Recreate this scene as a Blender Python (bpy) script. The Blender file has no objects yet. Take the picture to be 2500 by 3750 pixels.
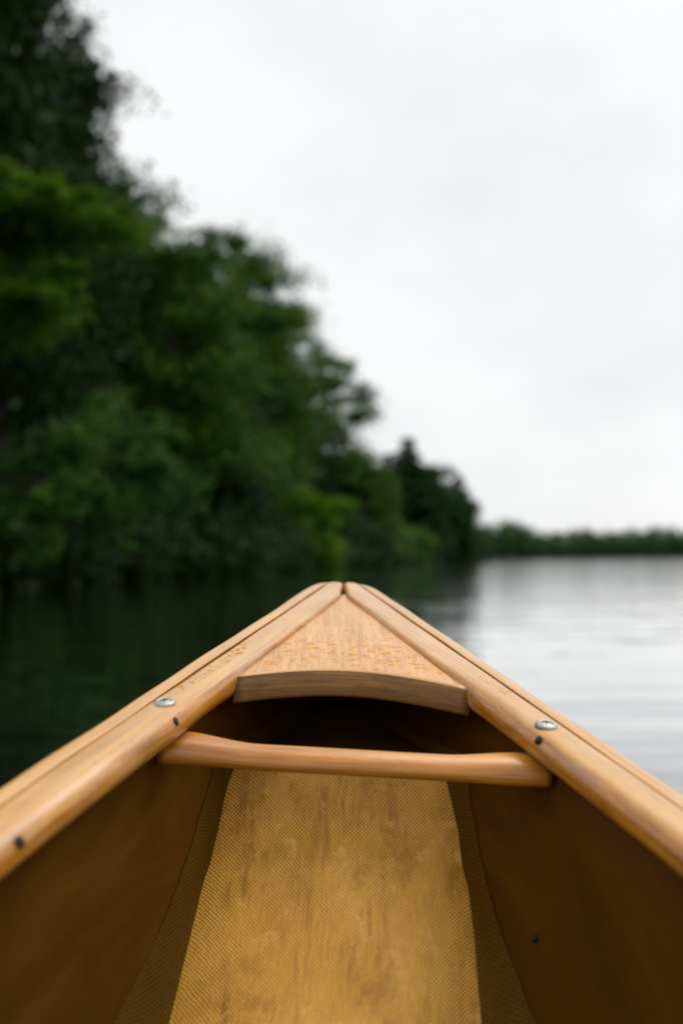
import bpy, bmesh, math, random
import numpy as np
from mathutils import Vector, Matrix

random.seed(7)
RNG = np.random.default_rng(7)
scene = bpy.context.scene
COL = scene.collection
R = math.radians

# ------------------------------------------------------------------ camera
CAM_H = 0.58
PITCH, ROLL = math.atan(107 / 2287), R(0.4)
cam_d = bpy.data.cameras.new('camera')
cam = bpy.data.objects.new('camera', cam_d)
COL.objects.link(cam)
r0 = Vector((1, 0, 0)); u0 = Vector((0, -math.sin(PITCH), math.cos(PITCH))); f0 = Vector((0, math.cos(PITCH), math.sin(PITCH)))
rw = r0 * math.cos(ROLL) - u0 * math.sin(ROLL)
uw = u0 * math.cos(ROLL) + r0 * math.sin(ROLL)
cam.matrix_world = Matrix(((rw.x, uw.x, -f0.x, 0), (rw.y, uw.y, -f0.y, 0), (rw.z, uw.z, -f0.z, CAM_H), (0, 0, 0, 1)))
cam_d.sensor_fit = 'VERTICAL'; cam_d.sensor_height = 36; cam_d.sensor_width = 24
cam_d.lens = 35
cam_d.clip_start = 0.02; cam_d.clip_end = 6000
cam_d.dof.use_dof = True
cam_d.dof.focus_distance = 0.775
cam_d.dof.aperture_fstop = 3.3
cam_d.dof.aperture_blades = 9
scene.camera = cam

# ------------------------------------------------------------------ sky, sun, exposure
SUN_EL, SUN_AZ = R(60), R(62)          # azimuth clockwise from +Y
world = bpy.data.worlds.new('World'); scene.world = world
world.use_nodes = True
nt = world.node_tree; N = nt.nodes; LK = nt.links
for n in list(N): N.remove(n)
wo = N.new('ShaderNodeOutputWorld'); bg = N.new('ShaderNodeBackground')
LK.new(bg.outputs[0], wo.inputs[0])
skyt = N.new('ShaderNodeTexSky'); skyt.sky_type = 'NISHITA'; skyt.sun_disc = False
skyt.sun_elevation = SUN_EL; skyt.sun_rotation = SUN_AZ
tc = N.new('ShaderNodeTexCoord')
mp = N.new('ShaderNodeMapping'); mp.inputs['Scale'].default_value = (1.0, 1.0, 2.2)
LK.new(tc.outputs['Generated'], mp.inputs[0])
no = N.new('ShaderNodeTexNoise'); no.inputs['Scale'].default_value = 3.2; no.inputs['Detail'].default_value = 6; no.inputs['Roughness'].default_value = 0.55
LK.new(mp.outputs[0], no.inputs['Vector'])
cr = N.new('ShaderNodeValToRGB')
cr.color_ramp.elements[0].position = 0.34; cr.color_ramp.elements[0].color = (6.20, 6.30, 6.35, 1)
cr.color_ramp.elements[1].position = 0.58; cr.color_ramp.elements[1].color = (6.95, 6.96, 6.97, 1)
LK.new(no.outputs['Fac'], cr.inputs[0])
# overcast: brighter overhead, slightly greyer at the horizon, the same all round
sep = N.new('ShaderNodeSeparateXYZ'); LK.new(tc.outputs['Generated'], sep.inputs[0])
zc = N.new('ShaderNodeClamp'); LK.new(sep.outputs['Z'], zc.inputs['Value'])
zp = N.new('ShaderNodeMath'); zp.operation = 'POWER'; LK.new(zc.outputs[0], zp.inputs[0]); zp.inputs[1].default_value = 2.0
el = N.new('ShaderNodeMapRange'); el.inputs['From Min'].default_value = 0.0; el.inputs['From Max'].default_value = 1.0
el.inputs['To Min'].default_value = 0.94; el.inputs['To Max'].default_value = 1.10
LK.new(zp.outputs[0], el.inputs['Value'])
mul = N.new('ShaderNodeMix'); mul.data_type = 'RGBA'; mul.blend_type = 'MULTIPLY'; mul.inputs['Factor'].default_value = 1
LK.new(cr.outputs[0], mul.inputs['A']); LK.new(el.outputs[0], mul.inputs['B'])
mx = N.new('ShaderNodeMix'); mx.data_type = 'RGBA'; mx.inputs['Factor'].default_value = 0.96
LK.new(skyt.outputs[0], mx.inputs['A']); LK.new(mul.outputs['Result'], mx.inputs['B'])
LK.new(mx.outputs['Result'], bg.inputs['Color'])
bg.inputs['Strength'].default_value = 0.1

sun_d = bpy.data.lights.new('sun', 'SUN'); sun = bpy.data.objects.new('sun', sun_d); COL.objects.link(sun)
sun_d.energy = 1.5; sun_d.angle = R(45); sun_d.color = (1.0, 0.97, 0.93)
sd = Vector((math.sin(SUN_AZ) * math.cos(SUN_EL), math.cos(SUN_AZ) * math.cos(SUN_EL), math.sin(SUN_EL)))
sun.rotation_euler = sd.to_track_quat('Z', 'Y').to_euler()
sun.location = sd * 50

vs = scene.view_settings
vs.view_transform = 'Standard'; vs.look = 'None'; vs.exposure = 0.56; vs.gamma = 1.0; vs.use_curve_mapping = False
scene.display_settings.display_device = 'sRGB'
cy = scene.cycles
cy.use_denoising = True
cy.max_bounces = 8; cy.diffuse_bounces = 4; cy.glossy_bounces = 4; cy.transmission_bounces = 6; cy.transparent_max_bounces = 8
cy.caustics_reflective = False; cy.caustics_refractive = False

# ------------------------------------------------------------------ helpers
def tag(o, label=None, cat=None, group=None, kind=None):
    if label: o['label'] = label
    if cat: o['category'] = cat
    if group: o['group'] = group
    if kind: o['kind'] = kind
    return o

def mesh_obj(name, verts, faces, mat, parent=None, smooth=True, uvs=None, mats=None, fmat=None):
    me = bpy.data.meshes.new(name)
    me.from_pydata([tuple(v) for v in verts], [], [tuple(f) for f in faces])
    if uvs is not None:
        ul = me.uv_layers.new(name='UVMap')
        vi = np.empty(len(me.loops), dtype=np.int32); me.loops.foreach_get('vertex_index', vi)
        ul.data.foreach_set('uv', np.asarray(uvs, dtype=np.float32)[vi].ravel())
    for m in (mats or [mat]): me.materials.append(m)
    if fmat is not None: me.polygons.foreach_set('material_index', fmat)
    me.polygons.foreach_set('use_smooth', [smooth] * len(me.polygons))
    bm = bmesh.new(); bm.from_mesh(me); bmesh.ops.recalc_face_normals(bm, faces=bm.faces); bm.to_mesh(me); bm.free()
    me.update()
    o = bpy.data.objects.new(name, me); COL.objects.link(o)
    if parent is not None: o.parent = parent
    return o

def quads_obj(name, V, nq, mat, parent=None):
    """V: (nq*4,3) loose quads, fast path."""
    me = bpy.data.meshes.new(name)
    me.vertices.add(nq * 4); me.vertices.foreach_set('co', np.ascontiguousarray(V, dtype=np.float32).ravel())
    me.loops.add(nq * 4); me.loops.foreach_set('vertex_index', np.arange(nq * 4, dtype=np.int32))
    me.polygons.add(nq); me.polygons.foreach_set('loop_start', np.arange(0, nq * 4, 4, dtype=np.int32))
    me.materials.append(mat); me.update(calc_edges=True)
    o = bpy.data.objects.new(name, me); COL.objects.link(o)
    if parent is not None: o.parent = parent
    return o

def new_mat(name):
    m = bpy.data.materials.new(name); m.use_nodes = True
    t = m.node_tree
    return m, t, t.nodes['Principled BSDF']

def noise(t, vec, scale, detail=3, rough=0.5, dist=0.0):
    n = t.nodes.new('ShaderNodeTexNoise')
    n.inputs['Scale'].default_value = scale; n.inputs['Detail'].default_value = detail
    n.inputs['Roughness'].default_value = rough; n.inputs['Distortion'].default_value = dist
    if vec is not None: t.links.new(vec, n.inputs['Vector'])
    return n.outputs['Fac']

def mapping(t, vec, scale, loc=(0, 0, 0), rot=(0, 0, 0)):
    n = t.nodes.new('ShaderNodeMapping'); n.inputs['Scale'].default_value = scale
    n.inputs['Location'].default_value = loc; n.inputs['Rotation'].default_value = rot
    t.links.new(vec, n.inputs['Vector']); return n.outputs[0]

def ramp(t, fac, stops):
    n = t.nodes.new('ShaderNodeValToRGB'); e = n.color_ramp.elements
    while len(e) < len(stops): e.new(0.5)
    for k, (p, c) in enumerate(stops):
        e[k].position = p; e[k].color = (c[0], c[1], c[2], 1) if not isinstance(c, (int, float)) else (c, c, c, 1)
    t.links.new(fac, n.inputs[0]); return n.outputs[0]

def mixc(t, fac, a, b, mode='MIX'):
    n = t.nodes.new('ShaderNodeMix'); n.data_type = 'RGBA'; n.blend_type = mode
    for k, v in (('Factor', fac), ('A', a), ('B', b)):
        if isinstance(v, (int, float)): n.inputs[k].default_value = v
        elif isinstance(v, tuple): n.inputs[k].default_value = (v[0], v[1], v[2], 1)
        else: t.links.new(v, n.inputs[k])
    return n.outputs['Result']

def math_n(t, op, a, b=None, c=None):
    n = t.nodes.new('ShaderNodeMath'); n.operation = op
    for k, v in enumerate((a, b, c)):
        if v is None: continue
        if isinstance(v, (int, float)): n.inputs[k].default_value = v
        else: t.links.new(v, n.inputs[k])
    return n.outputs[0]

def bump(t, h, strength, dist, bs=None):
    n = t.nodes.new('ShaderNodeBump'); n.inputs['Strength'].default_value = strength; n.inputs['Distance'].default_value = dist
    t.links.new(h, n.inputs['Height'])
    if bs is not None: t.links.new(n.outputs[0], bs.inputs['Normal'])
    return n.outputs[0]

# ------------------------------------------------------------------ materials
def wood(name, pale, mid, dark, pore=0.5, stain=0.35, rough=0.38, coat=0.35, stain_col=None, bleach=0.0, top=0.0):
    m, t, b = new_mat(name)
    uv = t.nodes.new('ShaderNodeUVMap').outputs[0]
    oi = t.nodes.new('ShaderNodeObjectInfo')
    va = t.nodes.new('ShaderNodeVectorMath'); va.operation = 'ADD'
    t.links.new(uv, va.inputs[0])
    cmb = t.nodes.new('ShaderNodeCombineXYZ'); t.links.new(oi.outputs['Random'], cmb.inputs[2])
    sc3 = t.nodes.new('ShaderNodeVectorMath'); sc3.operation = 'SCALE'; t.links.new(cmb.outputs[0], sc3.inputs[0]); sc3.inputs['Scale'].default_value = 7.0
    t.links.new(sc3.outputs[0], va.inputs[1])
    v = va.outputs[0]
    g1 = noise(t, mapping(t, v, (9, 170, 1)), 1.0, 4, 0.55, 0.6)
    base = ramp(t, g1, [(0.28, dark), (0.5, mid), (0.72, pale)])
    g2 = noise(t, mapping(t, v, (26, 720, 1), loc=(2, 5, 0)), 1.0, 3, 0.6, 0.3)
    base = mixc(t, 0.42, base, ramp(t, g2, [(0.30, (0.62, 0.56, 0.50)), (0.55, (1.0, 1.0, 1.0)), (0.7, (1.12, 1.12, 1.12))]), 'MULTIPLY')
    # pores: short dark dashes along the grain
    p1 = noise(t, mapping(t, v, (110, 1500, 1)), 1.0, 2, 0.5)
    pm = ramp(t, p1, [(0.30, 1.0), (0.40, 0.0)])
    pf = math_n(t, 'MULTIPLY', pm, pore)
    c = mixc(t, pf, base, (dark[0] * 0.45, dark[1] * 0.42, dark[2] * 0.38))
    # blotchy weathering
    s1 = noise(t, mapping(t, v, (22, 60, 1)), 1.0, 5, 0.62)
    sm = ramp(t, s1, [(0.50, 0.0), (0.70, 1.0)])
    sf = math_n(t, 'MULTIPLY', sm, stain)
    sc = stain_col or (dark[0] * 0.5, dark[1] * 0.46, dark[2] * 0.45)
    c = mixc(t, sf, c, sc)
    if bleach:
        s2 = noise(t, mapping(t, v, (14, 45, 1), loc=(3, 1, 0)), 1.0, 4, 0.6)
        bm_ = math_n(t, 'MULTIPLY', ramp(t, s2, [(0.48, 0.0), (0.68, 1.0)]), bleach)
        c = mixc(t, bm_, c, (0.66, 0.55, 0.40))
    # nicks and specks of grime
    nk = noise(t, mapping(t, v, (160, 420, 1), loc=(4, 9, 0)), 1.0, 3, 0.6)
    nm = math_n(t, 'MULTIPLY', ramp(t, nk, [(0.67, 0.0), (0.74, 1.0)]), min(1.0, stain * 1.4))
    if top:   # upward faces of rails and handle blend to a paler tone
        tn = t.nodes.new('ShaderNodeSeparateXYZ'); t.links.new(t.nodes.new('ShaderNodeTexCoord').outputs['Normal'], tn.inputs[0])
        wz = math_n(t, 'ADD', tn.outputs[2], math_n(t, 'MULTIPLY', math_n(t, 'SUBTRACT', s1, 0.5), 0.35))
        tm = ramp(t, wz, [(0.66, 0.0), (0.96, 1.0)])
        c = mixc(t, math_n(t, 'MULTIPLY', tm, top), c, mixc(t, 0.35, (0.68, 0.435, 0.175), base))
    c = mixc(t, nm, c, (0.07, 0.036, 0.014))
    t.links.new(c, b.inputs['Base Color'])
    rr = ramp(t, s1, [(0.3, rough - 0.08), (0.7, rough + 0.16)])
    t.links.new(rr, b.inputs['Roughness'])
    b.inputs['Coat Weight'].default_value = coat; b.inputs['Coat Roughness'].default_value = 0.20
    hh = mixc(t, 0.5, g1, p1)
    bump(t, hh, 0.35, 0.0006, b)
    return m

WOOD_RAIL = wood('oiled_rail_wood', (0.58, 0.27, 0.030), (0.48, 0.185, 0.011), (0.26, 0.085, 0.004), pore=0.45, stain=0.55, bleach=0.25, top=0.62, coat=0.6, rough=0.33)
WOOD_DECK = wood('deck_wood', (0.66, 0.375, 0.150), (0.58, 0.305, 0.108), (0.44, 0.21, 0.064), pore=0.75, stain=0.16, rough=0.42, coat=0.3)
WOOD_EDGE = wood('shaded_end_grain', (0.32, 0.155, 0.030), (0.20, 0.088, 0.014), (0.085, 0.033, 0.005), pore=0.4, stain=0.6, rough=0.6, coat=0.0, stain_col=(0.05, 0.028, 0.012))  # grimy end grain, also darkened to paint in shade on the edge face
WOOD_HANDLE = wood('handle_wood', (0.62, 0.28, 0.034), (0.50, 0.19, 0.013), (0.30, 0.09, 0.005), pore=0.3, stain=0.28, rough=0.34, coat=0.4, top=0.15)

def fabric_mat(name, cell, light, midc, dark, stains=True, fill=True, amount=1.0):
    m, t, b = new_mat(name)
    uv = t.nodes.new('ShaderNodeUVMap').outputs[0]
    wob = noise(t, mapping(t, uv, (60, 60, 1)), 1.0, 2)
    sp = t.nodes.new('ShaderNodeSeparateXYZ'); t.links.new(uv, sp.inputs[0])
    wv = math_n(t, 'MULTIPLY', wob, 0.0022)
    u = math_n(t, 'ADD', sp.outputs[0], wv); v = math_n(t, 'ADD', sp.outputs[1], wv)
    cu = math_n(t, 'COSINE', math_n(t, 'MULTIPLY', u, 2 * math.pi / cell))
    cv = math_n(t, 'COSINE', math_n(t, 'MULTIPLY', v, 2 * math.pi / (cell * 1.05)))
    f = math_n(t, 'MULTIPLY', cu, cv)
    hole = ramp(t, f, [(0.02, 0.0), (0.36, 1.0)])
    # resin fills the weave in patches
    if fill:
        rn = noise(t, mapping(t, uv, (16, 9, 1), loc=(0.3, 0.2, 0)), 1.0, 4, 0.6)
        fm = ramp(t, rn, [(0.34, 1.0), (0.62, 0.5)])
        # worn smooth along the middle of the panel, open near its top and edges
        wear = t.nodes.new('ShaderNodeMapRange'); wear.inputs['From Min'].default_value = -0.21; wear.inputs['From Max'].default_value = -0.09
        wear.inputs['To Min'].default_value = 0.22; wear.inputs['To Max'].default_value = 1.0
        t.links.new(sp.outputs[1], wear.inputs['Value'])
        edge = math_n(t, 'ABSOLUTE', sp.outputs[0])
        er = t.nodes.new('ShaderNodeMapRange'); er.inputs['From Min'].default_value = 0.045; er.inputs['From Max'].default_value = 0.085
        t.links.new(edge, er.inputs['Value'])
        mxx = math_n(t, 'MAXIMUM', wear.outputs[0], er.outputs[0])
        amt = math_n(t, 'MULTIPLY', fm, mxx)
    else:
        amt = None
    hm = math_n(t, 'MULTIPLY', hole, amt) if amt is not None else hole
    thread = noise(t, mapping(t, uv, (700, 90, 1)), 1.0, 3, 0.6)
    big = noise(t, mapping(t, uv, (14, 12, 1)), 1.0, 5, 0.6)
    c = ramp(t, big, [(0.30, midc), (0.62, light)])
    c = mixc(t, 0.30, c, ramp(t, thread, [(0.3, tuple(k * 0.62 for k in midc)), (0.7, tuple(min(1, k * 1.25) for k in light))]))
    c = mixc(t, math_n(t, 'MULTIPLY', hm, 0.9 * amount), c, dark)
    rough = None
    if stains:
        area = noise(t, mapping(t, uv, (11, 9, 1), loc=(0.9, 0.1, 0)), 1.0, 2, 0.5)
        am = ramp(t, area, [(0.42, 0.0), (0.60, 1.0)])
        s = noise(t, mapping(t, uv, (42, 30, 1), loc=(1.7, 0.35, 0)), 1.0, 8, 0.72, 0.15)
        sm = math_n(t, 'MULTIPLY', ramp(t, s, [(0.50, 0.0), (0.60, 1.0)]), am)
        c = mixc(t, math_n(t, 'MULTIPLY', sm, 0.56), c, (0.33, 0.135, 0.009))
        s2 = noise(t, mapping(t, uv, (150, 16, 1), loc=(0.4, 2.2, 0)), 1.0, 6, 0.7, 0.1)
        a2 = ramp(t, noise(t, mapping(t, uv, (26, 12, 1), loc=(3.1, 0.6, 0)), 1.0, 2), [(0.50, 0.0), (0.60, 1.0)])
        sm2 = math_n(t, 'MULTIPLY', ramp(t, s2, [(0.46, 0.0), (0.62, 1.0)]), a2)
        c = mixc(t, math_n(t, 'MULTIPLY', sm2, 0.52), c, (0.20, 0.080, 0.006))
        grit = ramp(t, noise(t, mapping(t, uv, (420, 420, 1)), 1.0, 2), [(0.70, 0.0), (0.76, 1.0)])
        c = mixc(t, math_n(t, 'MULTIPLY', grit, 0.55), c, (0.09, 0.045, 0.012))
        s3 = noise(t, mapping(t, uv, (48, 40, 1), loc=(5.4, 1.2, 0)), 1.0, 5, 0.7)
        sm3 = ramp(t, s3, [(0.58, 0.0), (0.70, 1.0)])
        c = mixc(t, math_n(t, 'MULTIPLY', sm3, 0.55), c, (0.86, 0.55, 0.16))
        rr = ramp(t, s, [(0.5, 0.50), (0.62, 0.26)])
        t.links.new(rr, b.inputs['Roughness'])
    else:
        b.inputs['Roughness'].default_value = 0.6
    b.inputs['Specular IOR Level'].default_value = 0.3 if stains else 0.1
    t.links.new(c, b.inputs['Base Color'])
    hgt = math_n(t, 'SUBTRACT', math_n(t, 'MULTIPLY', thread, 0.25), hm)
    bump(t, hgt, 0.7, 0.0010, b)
    return m

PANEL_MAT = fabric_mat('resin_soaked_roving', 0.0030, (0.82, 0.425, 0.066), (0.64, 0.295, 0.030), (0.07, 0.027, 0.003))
TAPE_MAT = fabric_mat('seam_tape', 0.0031, (0.135, 0.066, 0.006), (0.095, 0.044, 0.003), (0.022, 0.010, 0.001), stains=False, fill=False, amount=0.4)  # also used to paint the panel's upper end dark

def hull_mat():
    m, t, b = new_mat('amber_fibreglass')
    uv = t.nodes.new('ShaderNodeUVMap').outputs[0]
    a = noise(t, mapping(t, uv, (7, 14, 1)), 1.0, 5, 0.6, 1.2)
    c = ramp(t, a, [(0.30, (0.062, 0.022, 0.0010)), (0.55, (0.105, 0.039, 0.0016)), (0.75, (0.15, 0.062, 0.004))])
    w = noise(t, mapping(t, uv, (500, 500, 1)), 1.0, 2)
    spx = t.nodes.new('ShaderNodeSeparateXYZ'); t.links.new(uv, spx.inputs[0])
    wu = math_n(t, 'SINE', math_n(t, 'MULTIPLY', math_n(t, 'ADD', spx.outputs[0], spx.outputs[1]), 2 * math.pi / 0.0042))
    wv2 = math_n(t, 'SINE', math_n(t, 'MULTIPLY', math_n(t, 'SUBTRACT', spx.outputs[0], spx.outputs[1]), 2 * math.pi / 0.0042))
    cl = ramp(t, math_n(t, 'MULTIPLY', wu, wv2), [(0.0, (0.72, 0.70, 0.66)), (1.0, (1.15, 1.15, 1.15))])
    c = mixc(t, 0.8, c, cl, 'MULTIPLY')
    scr = ramp(t, noise(t, mapping(t, uv, (30, 420, 1), rot=(0, 0, R(20))), 1.0, 3, 0.6), [(0.66, 0.0), (0.74, 1.0)])
    c = mixc(t, math_n(t, 'MULTIPLY', scr, 0.30), c, (0.26, 0.13, 0.03))
    c = mixc(t, 0.18, c, ramp(t, w, [(0.3, (0.035, 0.014, 0.0015)), (0.7, (0.15, 0.065, 0.008))]))
    t.links.new(c, b.inputs['Base Color'])
    b.inputs['Roughness'].default_value = 0.42
    b.inputs['Specular IOR Level'].default_value = 0.12
    bump(t, w, 0.15, 0.0005, b)
    return m
HULL_MAT = hull_mat()
m, t, b = new_mat('hull_gelcoat'); HULL_OUT = m
g = noise(t, t.nodes.new('ShaderNodeTexCoord').outputs['Object'], 12, 4)
t.links.new(ramp(t, g, [(0.3, (0.30, 0.15, 0.035)), (0.7, (0.38, 0.20, 0.05))]), b.inputs['Base Color'])
b.inputs['Roughness'].default_value = 0.3

def metal(name, col, rough, met=1.0):
    m, t, b = new_mat(name)
    n = noise(t, t.nodes.new('ShaderNodeTexCoord').outputs['Object'], 400, 4)
    t.links.new(ramp(t, n, [(0.3, tuple(k * 0.8 for k in col)), (0.7, col)]), b.inputs['Base Color'])
    t.links.new(ramp(t, n, [(0.3, rough), (0.7, rough + 0.15)]), b.inputs['Roughness'])
    b.inputs['Metallic'].default_value = met
    return m
STEEL = metal('dull_steel', (0.42, 0.42, 0.40), 0.45)
DARK_STEEL = metal('blackened_screw_and_hole_shade', (0.012, 0.010, 0.009), 0.6, 0.3)

m = bpy.data.materials.new('rainwater'); m.use_nodes = True; RAIN = m; t = m.node_tree
for n in list(t.nodes): t.nodes.remove(n)
out = t.nodes.new('ShaderNodeOutputMaterial'); fr = t.nodes.new('ShaderNodeFresnel'); fr.inputs[0].default_value = 1.33
tb = t.nodes.new('ShaderNodeBsdfTransparent'); tb.inputs[0].default_value = (0.985, 0.875, 0.68, 1)
gb = t.nodes.new('ShaderNodeBsdfGlossy'); gb.inputs['Roughness'].default_value = 0.03
ms = t.nodes.new('ShaderNodeMixShader'); gb_ = t.nodes.new('ShaderNodeNewGeometry'); ff = math_n(t, 'MULTIPLY', fr.outputs[0], math_n(t, 'SUBTRACT', 1.0, gb_.outputs['Backfacing']))
t.links.new(ff, ms.inputs[0]); t.links.new(tb.outputs[0], ms.inputs[1]); t.links.new(gb.outputs[0], ms.inputs[2])
t.links.new(ms.outputs[0], out.inputs[0])

def leaf_mat(name, a, bcol, trans=0.35):
    m = bpy.data.materials.new(name); m.use_nodes = True
    t = m.node_tree
    for n in list(t.nodes): t.nodes.remove(n)
    out = t.nodes.new('ShaderNodeOutputMaterial')
    geo = t.nodes.new('ShaderNodeNewGeometry')
    oc = t.nodes.new('ShaderNodeTexCoord').outputs['Object']
    n1 = noise(t, oc, 0.55, 3, 0.6)
    rnd = geo.outputs['Random Per Island']
    f = math_n(t, 'ADD', math_n(t, 'MULTIPLY', n1, 0.75), math_n(t, 'MULTIPLY', rnd, 0.3))
    c = ramp(t, f, [(0.42, a), (0.66, bcol)])
    d = t.nodes.new('ShaderNodeBsdfPrincipled'); t.links.new(c, d.inputs['Base Color'])
    d.inputs['Roughness'].default_value = 0.6
    d.inputs['Specular IOR Level'].default_value = 0.12
    tr = t.nodes.new('ShaderNodeBsdfTranslucent')
    c2 = mixc(t, 1.0, c, (1.5, 1.6, 0.6), 'MULTIPLY'); t.links.new(c2, tr.inputs[0])
    ms = t.nodes.new('ShaderNodeMixShader'); ms.inputs[0].default_value = trans
    t.links.new(d.outputs[0], ms.inputs[1]); t.links.new(tr.outputs[0], ms.inputs[2])
    t.links.new(ms.outputs[0], out.inputs[0])
    return m
LEAF = {
    'dark': leaf_mat('dark_leaves', (0.005, 0.016, 0.002), (0.026, 0.066, 0.007), 0.10),
    'mid': leaf_mat('mid_leaves', (0.018, 0.060, 0.006), (0.100, 0.205, 0.022), 0.18),
    'fresh': leaf_mat('fresh_leaves', (0.018, 0.064, 0.009), (0.088, 0.200, 0.030), 0.16),
    'olive': leaf_mat('olive_leaves', (0.028, 0.074, 0.004), (0.082, 0.165, 0.010), 0.35),
    'lime': leaf_mat('yellow_green_leaves', (0.050, 0.125, 0.005), (0.120, 0.240, 0.010), 0.4),
    'needle': leaf_mat('conifer_needles', (0.010, 0.034, 0.008), (0.026, 0.072, 0.016), 0.15),
    'far': leaf_mat('far_leaves', (0.018, 0.055, 0.012), (0.042, 0.10, 0.022), 0.2),
}
m, t, b = new_mat('bark'); BARK = m
oc = t.nodes.new('ShaderNodeTexCoord').outputs['Object']
g = noise(t, mapping(t, oc, (14, 14, 2.5)), 1.0, 5, 0.65)
t.links.new(ramp(t, g, [(0.3, (0.022, 0.016, 0.011)), (0.7, (0.085, 0.066, 0.048))]), b.inputs['Base Color'])
b.inputs['Roughness'].default_value = 0.9
bump(t, g, 0.8, 0.03, b)

m, t, b = new_mat('forest_floor'); SOIL = m
oc = t.nodes.new('ShaderNodeTexCoord').outputs['Object']
g = noise(t, oc, 2.5, 6, 0.65)
t.links.new(ramp(t, g, [(0.3, (0.005, 0.0045, 0.003)), (0.55, (0.012, 0.010, 0.006)), (0.75, (0.011, 0.016, 0.005))]), b.inputs['Base Color'])
b.inputs['Roughness'].default_value = 0.95
bump(t, g, 0.8, 0.1, b)

def water_mat():
    m = bpy.data.materials.new('lake_water'); m.use_nodes = True; t = m.node_tree
    for n in list(t.nodes): t.nodes.remove(n)
    out = t.nodes.new('ShaderNodeOutputMaterial')
    oc = t.nodes.new('ShaderNodeTexCoord').outputs['Object']
    a = noise(t, mapping(t, oc, (0.65, 2.3, 1), rot=(0, 0, R(6))), 1.0, 3, 0.45, 0.2)
    c = noise(t, mapping(t, oc, (2.6, 7.0, 1), rot=(0, 0, R(-10))), 1.0, 2, 0.5)
    h = math_n(t, 'ADD', a, math_n(t, 'MULTIPLY', c, 0.10))
    nb = bump(t, h, 0.8, 0.023)
    fr = t.nodes.new('ShaderNodeFresnel'); fr.inputs[0].default_value = 1.33; t.links.new(nb, fr.inputs['Normal'])
    fac = math_n(t, 'SUBTRACT', 1.0, math_n(t, 'POWER', math_n(t, 'SUBTRACT', 1.0, fr.outputs[0]), 3.0))
    d = t.nodes.new('ShaderNodeBsdfDiffuse'); d.inputs[0].default_value = (0.006, 0.009, 0.007, 1)
    g = t.nodes.new('ShaderNodeBsdfGlossy'); g.inputs['Roughness'].default_value = 0.05; g.inputs[0].default_value = (1, 1, 1, 1)
    t.links.new(nb, g.inputs['Normal']); t.links.new(nb, d.inputs['Normal'])
    ms = t.nodes.new('ShaderNodeMixShader'); t.links.new(fac, ms.inputs[0]); t.links.new(d.outputs[0], ms.inputs[1]); t.links.new(g.outputs[0], ms.inputs[2])
    t.links.new(ms.outputs[0], out.inputs[0])
    return m
WATER = water_mat()

# ------------------------------------------------------------------ canoe frame (boat axes in world)
BX = Vector((0.99781161, 0.03109918, -0.05835096)); BY = Vector((-0.03115226, 0.99951465, 0.0)); BZ = BX.cross(BY)
TIP = Vector((0.00133751, 1.05562313, CAM_H - 0.02301596))
BOAT = Matrix(((BX.x, BY.x, BZ.x, TIP.x), (BX.y, BY.y, BZ.y, TIP.y), (BX.z, BY.z, BZ.z, TIP.z), (0, 0, 0, 1)))
TANP = math.tan(R(12.35)); COSP = math.cos(R(12.35))
LEN = 4.7

def smooth01(x): x = min(1, max(0, x)); return x * x * (3 - 2 * x)
def _half(sh): return sh if sh <= LEN / 2 else LEN - sh
_WS = np.array([-0.02, 0.0, 0.16, 0.32, 0.50, 0.80, 1.2, 1.8, 2.5]); _WV = np.array([0.0045, 0.012, 0.0650, 0.1188, 0.178, 0.270, 0.350, 0.402, 0.42])
_fine = np.linspace(-0.02, 2.5, 2521)
_wf = np.interp(_fine, _WS, _WV)
_k = np.hanning(161); _k /= _k.sum()
_ws = np.convolve(np.pad(_wf, 80, mode='edge'), _k, mode='valid')
_blend = np.clip((_fine - 0.25) / 0.2, 0, 1); _wf = _wf * (1 - _blend) + _ws * _blend
_sl = np.array([-TANP * (1 - smooth01((x - 0.50) / 0.7)) for x in _fine])
_zg = np.concatenate(([0], np.cumsum((_sl[1:] + _sl[:-1]) / 2 * np.diff(_fine)))); _zg -= np.interp(0, _fine, _zg)
def half_w(sh): return float(np.interp(_half(sh) / COSP, _fine, _wf))
def sheer(sh): return float(np.interp(_half(sh), _fine, _zg))
def keel(sh): return float(np.interp(_half(sh), [-0.02, 0, 0.03, 0.08, 0.16, 0.3, 0.6, 2.4], [-0.03, -0.12, -0.25, -0.38, -0.50, -0.58, -0.615, -0.62]))
def hull_x(sh, p, side):
    """lateral position of the hull shell, p below the gunwale"""
    w0 = half_w(sh); K = sheer(sh) - keel(sh)
    if p < 0.166: w = w0 - 0.12 * p + 1.67 * max(0, p - 0.13) ** 2
    else: w = w0 - 0.12 * 0.166 + 1.67 * 0.036 ** 2
    w = max(w, w0 * 0.35)
    u = min(1, p / K)
    w *= (1 - u ** 5) ** 0.5
    return side * w - 0.045 * min(p, 0.2) * smooth01(sh / 0.2)

canoe = bpy.data.objects.new('canoe', None); COL.objects.link(canoe)
canoe.matrix_world = BOAT
tag(canoe, 'amber fibreglass canoe with pale wooden gunwales and pointed deck, pointing out over the lake', 'canoe')

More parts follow.
